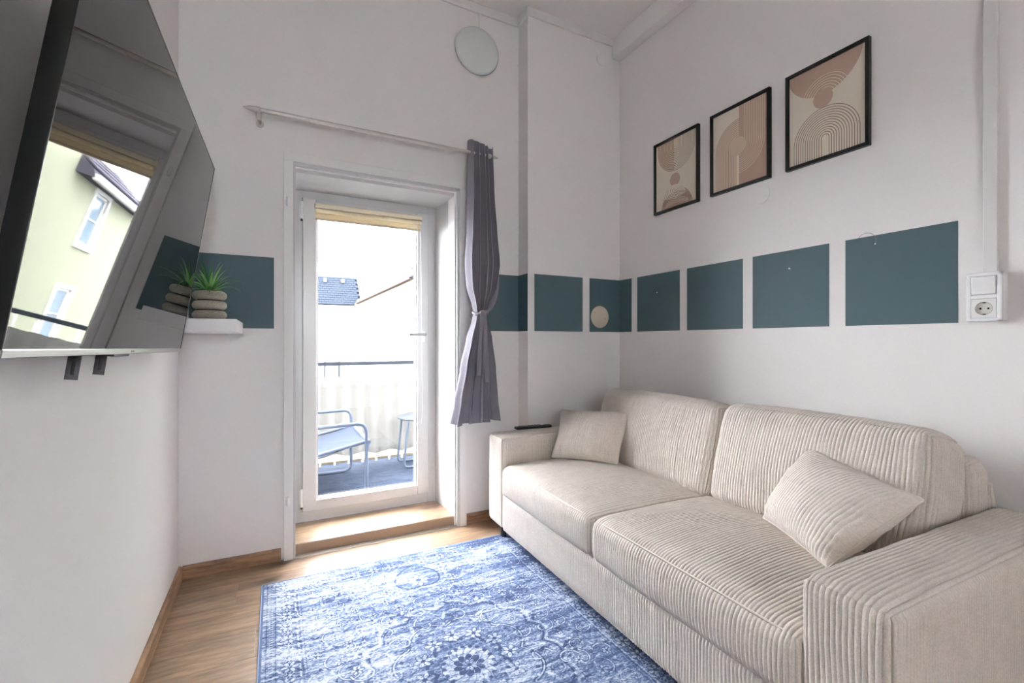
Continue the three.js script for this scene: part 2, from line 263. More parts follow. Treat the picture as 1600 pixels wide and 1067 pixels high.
for (const [z, hz, s, hy, dy] of [[0.604, 0.418, 41, 0.212, -0.040], [1.4025, 0.3715, 47, 0.216, -0.034]]) {
  const hx = 0.108, def = ([x, y, zz]) => {
    const X = x / hx, Y = y / hy, Z = zz / hz, cap = (t, p = 2) => 1 - Math.pow(Math.min(1, Math.abs(t)), p);
    const wr = 0.006 * smooth(0.72, 1, Math.abs(Z)) * (noise2(y * 38 + s, zz * 9, s) - 0.5) + 0.004 * smooth(0.75, 1, Y) * (noise2(zz * 30, x * 10, s + 4) - 0.5);
    return [x - 0.035 * cap(Z, 3) * cap(Y, 2) * smooth(0, 1, -X) + wr, y + 0.014 * cap(X, 2) * cap(Z, 3) * smooth(0.2, 1, Y) + wr, zz + 0.010 * Math.sign(zz) * cap(Y, 2) * smooth(0.5, 1, Math.abs(Z))];
  };
  const g = cordBlock([hx, hy, hz], 0.055, { s, def, nb: 44, wob: 0.005 }).rotateZ(-15 * Math.PI / 180).translate(0.734, 0.634 + dy, z);
  obj('back_cushion', g, cord, sofa);
}
const legMat = mat(0x14151a, 0.45);
for (const [x, z] of [[0.05, 0.10], [0.05, 1.88], [0.93, 0.10], [0.93, 1.88]]) obj('leg', [rod([x, x < 0.5 ? 0.0078 : 0.0, z], [x, 0.084, z], 0.016, 18, 0.022), rod([x, 0.078, z], [x, 0.086, z], 0.034, 18)], legMat, sofa, 'short black leg');

// throw pillows, by their four corners in the sofa's frame: bottom far, bottom near, top far, top near
function pillow(bl, br, tl, tr, T, label, s) {
  const toW = (p) => V(...p).applyAxisAngle(V(0, 1, 0), SOFA_TURN).add(V(...SOFA_AT));
  const [A, B, C, D] = [bl, br, tl, tr].map(toW), at = A.clone().add(B).multiplyScalar(0.5);
  const n = B.clone().sub(A).cross(C.clone().sub(A)).normalize(), width = A.distanceTo(B), high = A.distanceTo(C), count = Math.round(width / PITCH);
  const side = (sg) => (u, v) => {
    let s1 = u, t1 = v; const e = (x) => Math.pow(clamp(1 - Math.pow(Math.abs(2 * x - 1), 2.6), 0, 1), 0.6);
    const ps = 0.5 + (s1 - 0.5) * (1 - 0.05 * Math.sin(Math.PI * t1)), pt = 0.5 + (t1 - 0.5) * (1 - 0.05 * Math.sin(Math.PI * s1));
    const p = A.clone().lerp(B, ps).lerp(C.clone().lerp(D, ps), pt), th = e(s1) * e(t1);
    const k = s1 * count + 0.5 * (noise2(v * 5, u * 9, s) - 0.5), f = k - Math.floor(k), rib = Math.sqrt(1 - Math.pow(Math.abs(2 * f - 1), 2.2));
    const wr = 0.014 * (noise2(u * 5, v * 5, s + 3) - 0.5) * th + 0.010 * smooth(0.25, 0.0, Math.min(u, 1 - u, v, 1 - v)) * (noise2(u * 16, v * 16, s + 5) - 0.5) * th;
    p.addScaledVector(n, sg * (T * th + 0.0042 * rib * Math.min(1, th * 3) + wr)).sub(at);
    return [p.x, p.y, p.z, u * width, v * high];
  };
  const o = thing('throw_pillow', label, 'pillow', at.toArray(), 'corduroy pillows on the sofa');
  const back = side(-1);
  obj('cover', mergeGeometries([grid(count * 7, 44, side(1)), grid(count * 7, 44, (u, v) => back(1 - u, v))]), cord, o);
  const edge = []; for (const [a, b, c, d] of [[0, 0, 1, 0], [1, 0, 1, 1], [1, 1, 0, 1], [0, 1, 0, 0]]) for (let i = 0; i < 14; i++) { const p = side(1)(lerp(a, c, i / 14), lerp(b, d, i / 14)); edge.push(p.slice(0, 3)); }
  obj('piping', tube(edge, 0.0028, 180, 6, true), piping, o);
}
pillow([0.268, 0.462, 0.258], [0.500, 0.462, 0.535], [0.400, 0.70, 0.150], [0.655, 0.712, 0.470], 0.078, 'cream corduroy pillow leaning in the sofa corner beside the arm with the remote', 51);
pillow([0.525, 0.455, 1.335], [0.335, 0.455, 1.665], [0.650, 0.725, 1.432], [0.550, 0.658, 1.800], 0.085, 'cream corduroy pillow slumped against the nearer arm and back cushion of the sofa', 57);

// remote control on the far arm
{
  const o = thing('remote_control', 'slim black remote control lying on the far sofa arm', 'remote control', [1.10 + 0.262, 0.588, -2.425 + 0.062]);
  o.rotation.y = -4 * Math.PI / 180;
  obj('body', bx(-0.115, 0, -0.021, 0.115, 0.016, 0.021, 0.007), mat(0x0d0d0f, 0.42), o);
  for (let i = 0; i < 7; i++) for (const z of [-0.011, 0, 0.011]) obj('button', bx(-0.09 + i * 0.02, 0.0155, z - 0.0035, -0.078 + i * 0.02, 0.0175, z + 0.0035, 0.001), mat(0x26272b, 0.5), o);
  obj('button', bx(0.052, 0.0155, -0.009, 0.070, 0.0175, 0.001, 0.001), mat(0xe6e6e6, 0.4), o, 'white button');
}

// ───────────────────────── rug ─────────────────────────
const RX0 = -0.047, RX1 = 1.222, RZ0 = -2.35, RZ1 = -0.55;
{
  const W = 1152, Hh = 1632, cv = document.createElement('canvas'); cv.width = W; cv.height = Hh; const c = cv.getContext('2d');
  const M = W / (RX1 - RX0);                                        // pixels per metre
  c.fillStyle = 'rgb(112,112,112)'; c.fillRect(0, 0, W, Hh);
  const L = 'rgba(235,235,235,0.95)', Dk = 'rgba(22,22,22,0.9)';
  const bw = 0.135 * M;
  const strokeRect = (m, w, col) => { c.strokeStyle = col; c.lineWidth = w; c.strokeRect(m, m, W - 2 * m, Hh - 2 * m); };
  c.fillStyle = 'rgb(150,150,150)'; c.fillRect(bw, bw, W - 2 * bw, Hh - 2 * bw);
  strokeRect(0.022 * M, 3, Dk); strokeRect(0.052 * M, 3, Dk); strokeRect(0.037 * M, 11, 'rgba(190,190,190,0.8)'); strokeRect(bw, 3, Dk); strokeRect(bw - 8, 5, L); strokeRect(bw + 10, 3, 'rgba(40,40,40,0.6)');
  c.setLineDash([7, 6]); strokeRect(0.037 * M, 9, Dk); c.setLineDash([]);
  const R2 = () => rnd();
  const curl = (x, y, r, a, dir, col, w) => { c.strokeStyle = col; c.lineWidth = w; c.beginPath(); for (let t = 0; t <= 1.001; t += 0.05) { const ang = a + dir * t * 4.6, k = r * (1 - 0.78 * t); const X = x + Math.cos(ang) * k, Y = y + Math.sin(ang) * k; t ? c.lineTo(X, Y) : c.moveTo(X, Y); } c.stroke(); };
  const leaf = (x, y, l, a, col) => { c.save(); c.translate(x, y); c.rotate(a); c.fillStyle = col; c.beginPath(); c.moveTo(0, 0); c.quadraticCurveTo(l * 0.5, -l * 0.32, l, 0); c.quadraticCurveTo(l * 0.5, l * 0.32, 0, 0); c.fill(); c.restore(); };
  const flower = (x, y, r, n, ca, cb) => { for (let i = 0; i < n; i++) { const a = i / n * 6.2832; c.fillStyle = ca; c.beginPath(); c.ellipse(x + Math.cos(a) * r * 0.6, y + Math.sin(a) * r * 0.6, r * 0.42, r * 0.26, a, 0, 6.2832); c.fill(); c.strokeStyle = cb; c.lineWidth = 2; c.stroke(); } c.fillStyle = cb; c.beginPath(); c.arc(x, y, r * 0.24, 0, 6.2832); c.fill(); };
  const sprig = (x, y, k, mx) => {                                  // one scroll with leaves and a flower
    const col = L, a0 = R2() * 6.28;
    curl(x, y, k, a0, mx, Dk, 9); curl(x, y, k, a0, mx, col, 5); for (let i = 0; i < 5; i++) leaf(x + Math.cos(a0 + mx * i) * k, y + Math.sin(a0 + mx * i) * k, k * 0.55, a0 + mx * (i + 1.2), i % 2 ? Dk : col);
    flower(x + Math.cos(a0 + mx * 4) * k * 0.2, y + Math.sin(a0 + mx * 4) * k * 0.2, k * 0.42, 6, col, Dk);
  };
  // field: mirrored scrolls about the long axis
  for (let j = 0; j < 21; j++) for (let i = 0; i < 5; i++) { const x = W / 2 + (i + 0.35 + (j % 2) * 0.4) * 0.105 * M, y = bw + (j + 0.5) * (Hh - 2 * bw) / 21, k = (0.034 + 0.024 * R2()) * M; if (x > W - bw - 0.03 * M) continue; const keep = seed; sprig(x, y, k, 1); seed = keep; c.save(); c.translate(W, 0); c.scale(-1, 1); sprig(x, y, k, 1); c.restore(); }
  // border: a row of small flowers and leaves
  const bm = 0.094 * M; for (let i = 0; i < 44; i++) { const t = (i + 0.5) / 44; for (const x of [bm, W - bm]) { flower(x, t * Hh, i % 2 ? 26 : 17, 6, i % 2 ? L : Dk, i % 2 ? Dk : L); leaf(x + 18, t * Hh + 14, 26, 0.9, Dk); leaf(x - 18, t * Hh - 14, 26, 4.0, L); } } for (let i = 2; i < 29; i++) { const t = (i + 0.5) / 31; for (const y of [bm, Hh - bm]) { flower(t * W, y, i % 2 ? 26 : 17, 6, i % 2 ? L : Dk, i % 2 ? Dk : L); leaf(t * W + 16, y + 12, 24, 0.7, Dk); } }
  // medallion with pendants
  const cx = W / 2, cy = Hh / 2;
  const ring = (r, n, amp, col, w, fill) => { c.beginPath(); for (let i = 0; i <= 220; i++) { const a = i / 220 * 6.2832, k = r * (1 + amp * Math.abs(Math.sin(n * a / 2))) * (1 + 0.22 * Math.abs(Math.sin(a))); const x = cx + Math.cos(a) * k, y = cy + Math.sin(a) * k; i ? c.lineTo(x, y) : c.moveTo(x, y); } c.closePath(); if (fill) { c.fillStyle = fill; c.fill(); } c.strokeStyle = col; c.lineWidth = w; c.stroke(); };
  ring(0.30 * M, 16, 0.10, L, 10, 'rgba(126,126,126,0.4)'); ring(0.285 * M, 16, 0.10, Dk, 6); ring(0.20 * M, 8, 0.16, Dk, 14, 'rgba(170,170,170,0.45)'); ring(0.20 * M, 8, 0.16, L, 5); ring(0.11 * M, 8, 0.2, Dk, 9, 'rgba(130,130,130,0.5)');
  for (let i = 0; i < 12; i++) { const a = i / 12 * 6.2832; flower(cx + Math.cos(a) * 0.155 * M, cy + Math.sin(a) * 0.175 * M, 30, 6, L, Dk); for (const q of [0.245, 0.335]) { curl(cx + Math.cos(a + q) * q * M, cy + Math.sin(a + q) * (q + 0.05) * M, 44, a, i % 2 ? 1 : -1, Dk, 10); curl(cx + Math.cos(a + q) * q * M, cy + Math.sin(a + q) * (q + 0.05) * M, 44, a, i % 2 ? 1 : -1, L, 6); leaf(cx + Math.cos(a) * q * M, cy + Math.sin(a) * (q + 0.04) * M, 46, a + 0.5, L); leaf(cx + Math.cos(a + 0.2) * q * M, cy + Math.sin(a + 0.2) * (q + 0.04) * M, 40, a - 0.6, Dk); } }
  flower(cx, cy, 84, 16, L, Dk); flower(cx, cy, 50, 10, Dk, L); flower(cx, cy, 26, 8, L, Dk); for (let i = 0; i < 40; i++) { const a = i / 40 * 6.2832; for (const q of [0.085, 0.125, 0.225, 0.375]) { c.fillStyle = i % 2 ? L : Dk; c.beginPath(); c.arc(cx + Math.cos(a + q * 9) * q * M, cy + Math.sin(a + q * 9) * q * 1.14 * M, i % 2 ? 5 : 7, 0, 6.2832); c.fill(); } }
  for (const sg of [-1, 1]) { const y = cy + sg * 0.62 * M; for (const r of [0.13, 0.10]) { c.beginPath(); c.moveTo(cx, y + sg * r * 1.5 * M); c.bezierCurveTo(cx + r * 1.7 * M, y + sg * r * 0.5 * M, cx + r * 0.9 * M, y - sg * r * M, cx, y - sg * r * 0.5 * M); c.bezierCurveTo(cx - r * 0.9 * M, y - sg * r * M, cx - r * 1.7 * M, y + sg * r * 0.5 * M, cx, y + sg * r * 1.5 * M); c.fillStyle = r > 0.12 ? 'rgba(185,185,185,0.7)' : 'rgba(120,120,120,0.6)'; c.fill(); c.strokeStyle = r > 0.12 ? L : Dk; c.lineWidth = 7; c.stroke(); } flower(cx, y, 46, 8, L, Dk); for (const k of [-1, 1]) { curl(cx + k * 0.15 * M, y - sg * 20, 50, k > 0 ? 0 : 3.14, k, L, 8); curl(cx + k * 0.11 * M, y + sg * 80, 40, k > 0 ? 0 : 3.14, -k, L, 6); } }
  const im = c.getImageData(0, 0, W, Hh).data;
  const dark = [42, 58, 92], mid = [94, 111, 143], pale = [184, 188, 196];
  const tex = dataTex(W, Hh, (x, y) => {
    const g = im[(y * W + x) * 4] / 255, X = x / M, Y = y / M;
    const big = fbm(X * 2.2, Y * 2.6, 75, 2), streak = fbm(X * 16, Y * 95, 71, 4), blot = fbm(X * 5.2, Y * 7, 72, 4), fine = fbm(X * 160, Y * 330, 73, 2), band = fbm(X * 2.1, Y * 24, 74, 3), speck = hash(x, y, 3);
    const wear = smooth(0.38, 0.68, blot * 0.6 + streak * 0.4);    // where the pattern has faded to a blur
    const fadeAndGlare = 0.24 * (1 - x / W) - 0.12;                     // one long side paler: fading, and door light put into the colour
    let t = lerp(0.46, g, 0.92 - 0.66 * wear) + 0.85 * (streak - 0.5) + 0.8 * (blot - 0.5) + 0.35 * (big - 0.5) + 0.35 * (band - 0.5) + 0.75 * (fine - 0.5) + fadeAndGlare + 0.12 * (speck - 0.5) + 0.03; t = 0.5 + (t - 0.5) * 1.3;
    const e = Math.min(X, Y, RX1 - RX0 - X, RZ1 - RZ0 - Y); if (e < 0.008) t = 0.45 + 0.3 * (fine - 0.5);
    t = clamp(t, 0, 1); const a = t < 0.5 ? dark : mid, b = t < 0.5 ? mid : pale, k = t < 0.5 ? t * 2 : t * 2 - 1;
    return [lerp(a[0], b[0], k), lerp(a[1], b[1], k), lerp(a[2], b[2], k)];
  }, { srgb: true });
  const pileTex = dataTex(256, 256, (x, y) => 0.5 * hash(x, y, 8) + 0.5 * fbm(x / 3, y / 3, 77, 2, 85, 85), { repeat: [6, 8] });
  const o = thing('rug', 'distressed blue and white oriental rug in front of the sofa', 'rug', [(RX0 + RX1) / 2, 0.0005, (RZ0 + RZ1) / 2]);
  const w = RX1 - RX0, d = RZ1 - RZ0, g = new RoundedBoxGeometry(w, 0.007, d, 2, 0.003), p = g.attributes.position, uv = g.attributes.uv;
  for (let i = 0; i < p.count; i++) uv.setXY(i, p.getX(i) / w + 0.5, p.getZ(i) / d + 0.5);
  g.translate(0, 0.0035, 0);
  obj('pile', g, mat(0xffffff, 0.95, { map: tex, bumpMap: pileTex, bumpScale: 0.0012 }), o);
  const E = [[-w / 2, 0.0035, -d / 2], [w / 2, 0.0035, -d / 2], [w / 2, 0.0035, d / 2], [-w / 2, 0.0035, d / 2]];
  obj('bound_edge', [0, 1, 2, 3].map((i) => rod(E[i], E[(i + 1) % 4], 0.0036, 8)), mat(0x8f9db8, 0.95), o);
}

// ───────────────────────── television ─────────────────────────
{
  const A = V(-0.307, 1.074, -2.08), e = V(-0.020, 0.0122, 1).normalize(), up0 = V(0.152, 0.988, -0.009), up = up0.clone().addScaledVector(e, -up0.dot(e)).normalize(), away = e.clone().negate(), n = away.clone().cross(up).normalize();
  const o = thing('television', 'large flat black television tilted down on the wall', 'television');
  // local axes: x along the screen away from the viewer, y up the screen, z out of the screen
  const m = new THREE.Matrix4().makeBasis(away, up, n), w = 1.202, h = 0.695;
  o.quaternion.setFromRotationMatrix(m); o.position.copy(A).addScaledVector(e, w);
  obj('screen', bx(0.003, 0.001, -0.004, w - 0.003, h - 0.003, 0.0, 0), phys({ color: 0x050607, roughness: 0.02, ior: 1.5, specularIntensity: 1, clearcoat: 0 }), o);
  obj('bezel', [bx(0, 0, -0.026, 0.003, h, 0.001, 0.0008), bx(w - 0.003, 0, -0.026, w, h, 0.001, 0.0008), bx(0, h - 0.003, -0.026, w, h, 0.001, 0.0008), bx(0, -0.0125, -0.026, w, h, -0.004, 0.002)], mat(0x07080a, 0.3), o);
  obj('chin', bx(0, -0.0125, -0.024, w, 0.001, 0.002, 0.002), mat(0xa7a6a4, 0.28, { metalness: 0.8 }), o, 'silver strip below the screen');
  obj('emblem', bx(w / 2 - 0.012, -0.0085, 0.0015, w / 2 + 0.012, -0.0035, 0.003, 0.0008), mat(0xf2f2f2, 0.15, { metalness: 0.6 }), o);
  obj('sensor_box', bx(w / 2 - 0.10, -0.020, -0.024, w / 2 + 0.02, -0.0125, -0.008, 0.002), mat(0x55565a, 0.3, { metalness: 0.4 }), o);
  obj('back_cover', [bx(0.12, 0.03, -0.062, w - 0.12, h * 0.62, -0.024, 0.012), bx(0.02, 0.01, -0.034, w - 0.02, h - 0.02, -0.024, 0.004)], mat(0x101114, 0.5), o);
}
{
  const o = thing('television_bracket', 'black steel bracket straps hanging below the television', 'bracket', [-0.352, 1.05, -1.30]);
  for (const z of [-1.215, -1.375]) {
    const s = new THREE.Shape(); s.moveTo(-0.009, 0); s.lineTo(0.009, 0); s.lineTo(0.009, 0.40); s.lineTo(-0.009, 0.40); s.closePath();
    const k = new THREE.Path(); k.moveTo(-0.0025, 0.008); k.lineTo(0.0025, 0.008); k.lineTo(0.0025, 0.036); k.lineTo(-0.0025, 0.036); k.closePath(); s.holes.push(k);
    const strap = obj('strap', new THREE.ExtrudeGeometry(s, { depth: 0.012, bevelEnabled: true, bevelSize: 0.001, bevelThickness: 0.001, bevelSegments: 1 }).rotateY(0.25).rotateZ(-8 * Math.PI / 180).translate(-0.006, -0.024, z + 1.30), mat(0x4a4c50, 0.45, { metalness: 0.3 }), o); obj('slot', new THREE.BoxGeometry(0.012, 0.04, 0.003).translate(0, 0.022, 0.004).rotateY(0.25).rotateZ(-8 * Math.PI / 180).translate(-0.006, -0.024, z + 1.30), blackPlastic, strap);
  }
  obj('wall_plate', bx(XL + 0.352, 0.32, -0.42, XL + 0.352 + 0.022, 0.40, 0.14, 0.003), blackPlastic, o);
}

// ───────────────────────── shelf and plant ─────────────────────────
tag(obj('floating_shelf', bx(-0.3895, 1.138, -2.5925, -0.134, 1.1905, -2.155, 0.002), mat(0xeeecea, 0.35)), 'white floating shelf on the wall behind the television', 'shelf');
{
  const o = thing('potted_plant', 'small spiky green plant in a ringed grey stone pot', 'plant', [-0.2325, 1.1906, -2.232]);
  const stone = mat(0xffffff, 0.9, { map: dataTex(256, 256, (x, y) => { const t = 0.82 + 0.35 * (fbm(x / 5, y / 5, 91, 3, 51, 51) - 0.5) - (hash(x >> 1, y >> 1, 4) > 0.94 ? 0.22 : 0); return [200 * t, 192 * t, 178 * t]; }, { srgb: true, repeat: [3, 1] }), bumpMap: plaster, bumpScale: 0.001 });
  const pot = obj('pot', lathe([[0.0, 0.004], [0.044, 0.004], [0.044, 0.116], [0.040, 0.116], [0.040, 0.104], [0, 0.104]], 36), mat(0x4a463f, 0.95), o);
  for (let k = 0; k < 3; k++) { const p = []; for (let i = 0; i <= 14; i++) { const a = -Math.PI / 2 + Math.PI * i / 14; p.push([0.044 + 0.0165 * Math.cos(a), 0.0172 + k * 0.0395 + 0.0172 * Math.sin(a)]); } p.unshift([0.040, 0.0 + k * 0.0395]); p.push([0.040, 0.0344 + k * 0.0395]); obj('ring', lathe(p, 44), stone, pot); }
  obj('soil', lathe([[0, 0.110], [0.03, 0.109], [0.0395, 0.107], [0.0395, 0.095]], 24), mat(0x2b2119, 1), o);
  const greens = [0x4f9248, 0x6bb05c, 0x3b8044, 0x8ac46f].map((c) => phys({ color: c, roughness: 0.5, transmission: 0.25, thickness: 0 }));
  for (let i = 0; i < 34; i++) {
    const a = i * 2.39996 + rr(-0.2, 0.2), tier = i / 34, len = lerp(0.105, 0.150, rnd()), elev = lerp(1.45, 0.45, Math.pow(tier, 0.9)) + rr(-0.08, 0.08), w = rr(0.0075, 0.0105), droop = lerp(0.35, 1.35, tier) * rr(0.7, 1.15);
    const g = grid(4, 12, (u, v) => {
      let r = 0, y = 0; const N = 12, steps = Math.round(v * N); for (let q = 0; q < steps; q++) { const ang = elev - droop * Math.pow(q / N, 1.6) * 1.5; r += Math.cos(ang) * len / N; y += Math.sin(ang) * len / N; }
      const ww = w * Math.pow(1 - v, 0.7) * (0.75 + 0.6 * v * (1 - v)), k = (u - 0.5) * 2; const fold = 0.35 * ww * k * k;
      const ca = Math.cos(a), sa = Math.sin(a); return [ca * (r + 0.006) - sa * k * ww, 0.106 + y + fold, sa * (r + 0.006) + ca * k * ww, u, v];
    });
    obj('leaf', g, greens[i % 4], o);
  }
}

// ───────────────────────── curtain rod and curtain ─────────────────────────
const RZ = -2.503, RY = 2.203;
{
  const o = thing('curtain_rod', 'brushed metal curtain rod with pointed tips above the balcony door', 'curtain rod', [0.5, RY, RZ]);
  obj('rod', rod([-0.56, 0.001, 0], [0.655, 0.0, 0], 0.0105, 18), steel, o);
  const tip = () => lathe([[0.0, 0.078], [0.004, 0.070], [0.0105, 0.045], [0.0135, 0.02], [0.0125, 0.004], [0.0105, 0.0], [0.0, 0.0]], 22);
  obj('finial', tip().rotateZ(Math.PI / 2).translate(-0.555, 0.001, 0), steel, o);
  obj('finial', tip().rotateZ(-Math.PI / 2).translate(0.625, 0, 0), steel, o);
  for (const x of [-0.562, 0.602]) obj('bracket', [new THREE.TorusGeometry(0.0125, 0.0035, 8, 20).rotateY(Math.PI / 2).translate(x, 0, 0), bx(x - 0.008, -0.052, -0.004, x + 0.008, -0.008, 0.004, 0.002), rod([x, -0.03, -0.091], [x, -0.03, 0.0], 0.006), rod([x, -0.03, -0.0905], [x, -0.03, -0.086], 0.018)], steel, o);
}
{
  const cloth = phys({ color: 0x89838c, side: THREE.DoubleSide, roughness: 0.82, sheen: 0.3, sheenColor: new THREE.Color(0.8, 0.78, 0.85), sheenRoughness: 0.4 });
  const o = thing('curtain', 'grey blackout curtain tied in a knot beside the balcony door', 'curtain', [1.09, 0.63, RZ]);
  // the sheet: folds gathered on the rod, drawn in at the tie, flaring to the hem
  const prof = (y) => {                                             // [centre x, half width, fold depth] at height y
    const K = [[0.632, 1.050, 0.152, 0.040], [0.75, 1.055, 0.130, 0.040], [0.95, 1.068, 0.102, 0.038], [1.12, 1.076, 0.072, 0.036], [1.22, 1.080, 0.044, 0.030], [1.265, 1.080, 0.034, 0.026], [1.31, 1.083, 0.046, 0.030], [1.42, 1.090, 0.086, 0.040], [1.56, 1.094, 0.100, 0.046], [1.75, 1.090, 0.086, 0.048], [2.0, 1.084, 0.076, 0.046], [2.26, 1.080, 0.072, 0.040]];
    let i = 0; while (i < K.length - 2 && y > K[i + 1][0]) i++; const a = K[i], b = K[i + 1], t = smooth(0, 1, clamp((y - a[0]) / (b[0] - a[0]), 0, 1)) * 0.5 + 0.5 * clamp((y - a[0]) / (b[0] - a[0]), 0, 1);
    return [1, 2, 3].map((k) => lerp(a[k], b[k], t));
  };
  const FOLDS = [[1.0, 0.2], [0.85, 0.0], [1.1, -0.15], [0.8, 0.1], [1.0, 0.0]];
  const sheet = () => (u, v) => {
    const y = lerp(0.632, 2.262 + 0.016 * Math.sin(u * 31), v), [cx, hw, dp] = prof(y), n = 4.5, k = u * n, ph = k * Math.PI * 2 + 0.25 * Math.sin(v * 5 + u * 3);
    const [am, sk] = FOLDS[Math.min(4, Math.floor(k))], [am2, sk2] = FOLDS[Math.min(4, Math.floor(k) + 1)], m = smooth(0.3, 1, k - Math.floor(k)), amp = lerp(am, am2, m), skew = lerp(sk, sk2, m);
    const W = 2 * hw / n, x = cx + hw * (u * 2 - 1) - 0.20 * W * Math.sin(2 * ph) + skew * W * 0.6 * Math.cos(ph) + 0.004 * (noise2(u * 12, v * 6, 33) - 0.5);
    const z = Math.max(-0.07, 0.8 * dp * amp * -Math.cos(ph)) + 0.016 * Math.sin(u * Math.PI + 0.4) + 0.004 * (noise2(u * 14, v * 9, 34) - 0.5);
    const hem = 0.012 * smooth(0.05, 0, v) * Math.sin(u * 23 + 1);
    return [x - 1.09, y + hem * 0.6 - 0.63 - 0.015 * smooth(0.12, 0, v) * (1 - u), z, u * 1.2, y];
  };
  obj('cloth', grid(320, 100, sheet()), cloth, o);
  // the loose outer fold that bulges toward the wall
  const flap = (side) => (u, v) => { const y = lerp(1.275, 1.93, v), b = Math.pow(Math.sin(Math.PI * Math.pow(v, 0.62)), 0.9); return [lerp(-0.005, 0.055 + 0.083 * b, u), y - 0.63, -0.035 - 0.012 * Math.sin(u * 5) + side * 0.0015 - 0.02 * u, u, v]; };
  obj('fold', grid(16, 40, flap(0)), cloth, o);
  const tie = []; for (let i = 0; i < 40; i++) { const a = i / 40 * Math.PI * 2; tie.push([-0.01 + 0.040 * Math.cos(a), 0.636 + 0.008 * Math.sin(a * 2), 0.004 + 0.046 * Math.sin(a)]); }
  const band = obj('tie_band', tube(tie, 0.010, 90, 8, true), cloth, o);
  obj('knot', new THREE.SphereGeometry(0.021, 20, 14).scale(1, 0.85, 0.8).translate(-0.014, 0.634, 0.052), cloth, band);
  for (const [x0, x1, l] of [[-0.024, -0.052, 0.36], [-0.006, 0.0, 0.40]]) { const tail = (side) => (u, v) => [lerp(x0, x1, v) + (u - 0.5) * (0.020 + 0.006 * v), 0.635 - v * l, 0.060 + 0.020 * v - 0.006 * Math.cos(v * 9 + u * 2) + side * 0.0015, u, v]; obj('tie_tail', grid(4, 30, tail(0)), cloth, band); }
}

// ───────────────────────── wall lamp ─────────────────────────
{
  const o = thing('wall_lamp', 'round white glass dome lamp high on the wall above the curtain', 'lamp', [1.095, 2.86, ZF]);
  const P = [[0.0, 0.062]]; for (let i = 1; i <= 16; i++) { const a = i / 16 * Math.PI / 2; P.push([0.142 * Math.sin(a), 0.014 + 0.048 * Math.pow(Math.cos(a), 0.9)]); } P.push([0.140, 0.008], [0.120, 0.006], [0, 0.006]);
  obj('shade', lathe(P.reverse(), 64).rotateX(Math.PI / 2), phys({ color: 0xdfe3df, roughness: 0.32, clearcoat: 0.3 }), o);
  obj('mount', lathe([[0, 0], [0.10, 0], [0.10, 0.012], [0, 0.012]].reverse(), 40).rotateX(Math.PI / 2), white, o);
  obj('conduit', bx(0.015, 0.135, 0.0005, 0.029, 0.245, 0.010, 0.002), trimMat, o);
}

// ───────────────────────── pictures ─────────────────────────
const CREAM = '#ddd3c0', ROSE = '#b79b88', LINE = '#866a5a';
function picture(zc, label, draw) {
  const w = 0.336, h = 0.432, o = thing('picture_frame', label, 'picture', [XR, 2.094, zc], 'abstract line prints above the sofa');
  const W = 560, Hh = 728, cv = document.createElement('canvas'); cv.width = W; cv.height = Hh; const c = cv.getContext('2d');
  c.fillStyle = CREAM; c.fillRect(0, 0, W, Hh); draw(c, W, Hh);
  const t = new THREE.CanvasTexture(cv); t.colorSpace = THREE.SRGBColorSpace;
  const f = 0.0145, d = 0.020;
  obj('frame', [bx(-d, -h / 2, -w / 2, 0, h / 2, -w / 2 + f, 0.0015), bx(-d, -h / 2, w / 2 - f, 0, h / 2, w / 2, 0.0015), bx(-d + 0.0002, h / 2 - f, -w / 2 + f - 0.001, 0, h / 2 - 0.0001, w / 2 - f + 0.001, 0.001), bx(-d + 0.0002, -h / 2 + 0.0001, -w / 2 + f - 0.001, 0, -h / 2 + f, w / 2 - f + 0.001, 0.001), bx(-0.003, -h / 2 + 0.01, -w / 2 + 0.01, -0.0005, h / 2 - 0.01, w / 2 - 0.01)], mat(0x0c0c0d, 0.4), o);
  const pw = w - 2 * f + 0.002, ph = h - 2 * f + 0.002, g = new THREE.PlaneGeometry(pw, ph).rotateY(-Math.PI / 2).translate(-0.0095, 0, 0);
  const g2 = new THREE.BoxGeometry(0.004, ph, pw).translate(-0.0072, 0, 0);
  const pr = obj('print', g, mat(0xffffff, 0.7, { map: t }), o); obj('backing_board', g2, mat(0xb9a98e, 0.9), o);
}
const arc = (c, x, y, r, a, b, col, w) => { c.strokeStyle = col; c.lineWidth = w; c.beginPath(); c.arc(x, y, r, a, b); c.stroke(); };
const disc = (c, x, y, r, col) => { c.fillStyle = col; c.beginPath(); c.arc(x, y, r, 0, 6.2832); c.fill(); };
const PI = Math.PI;
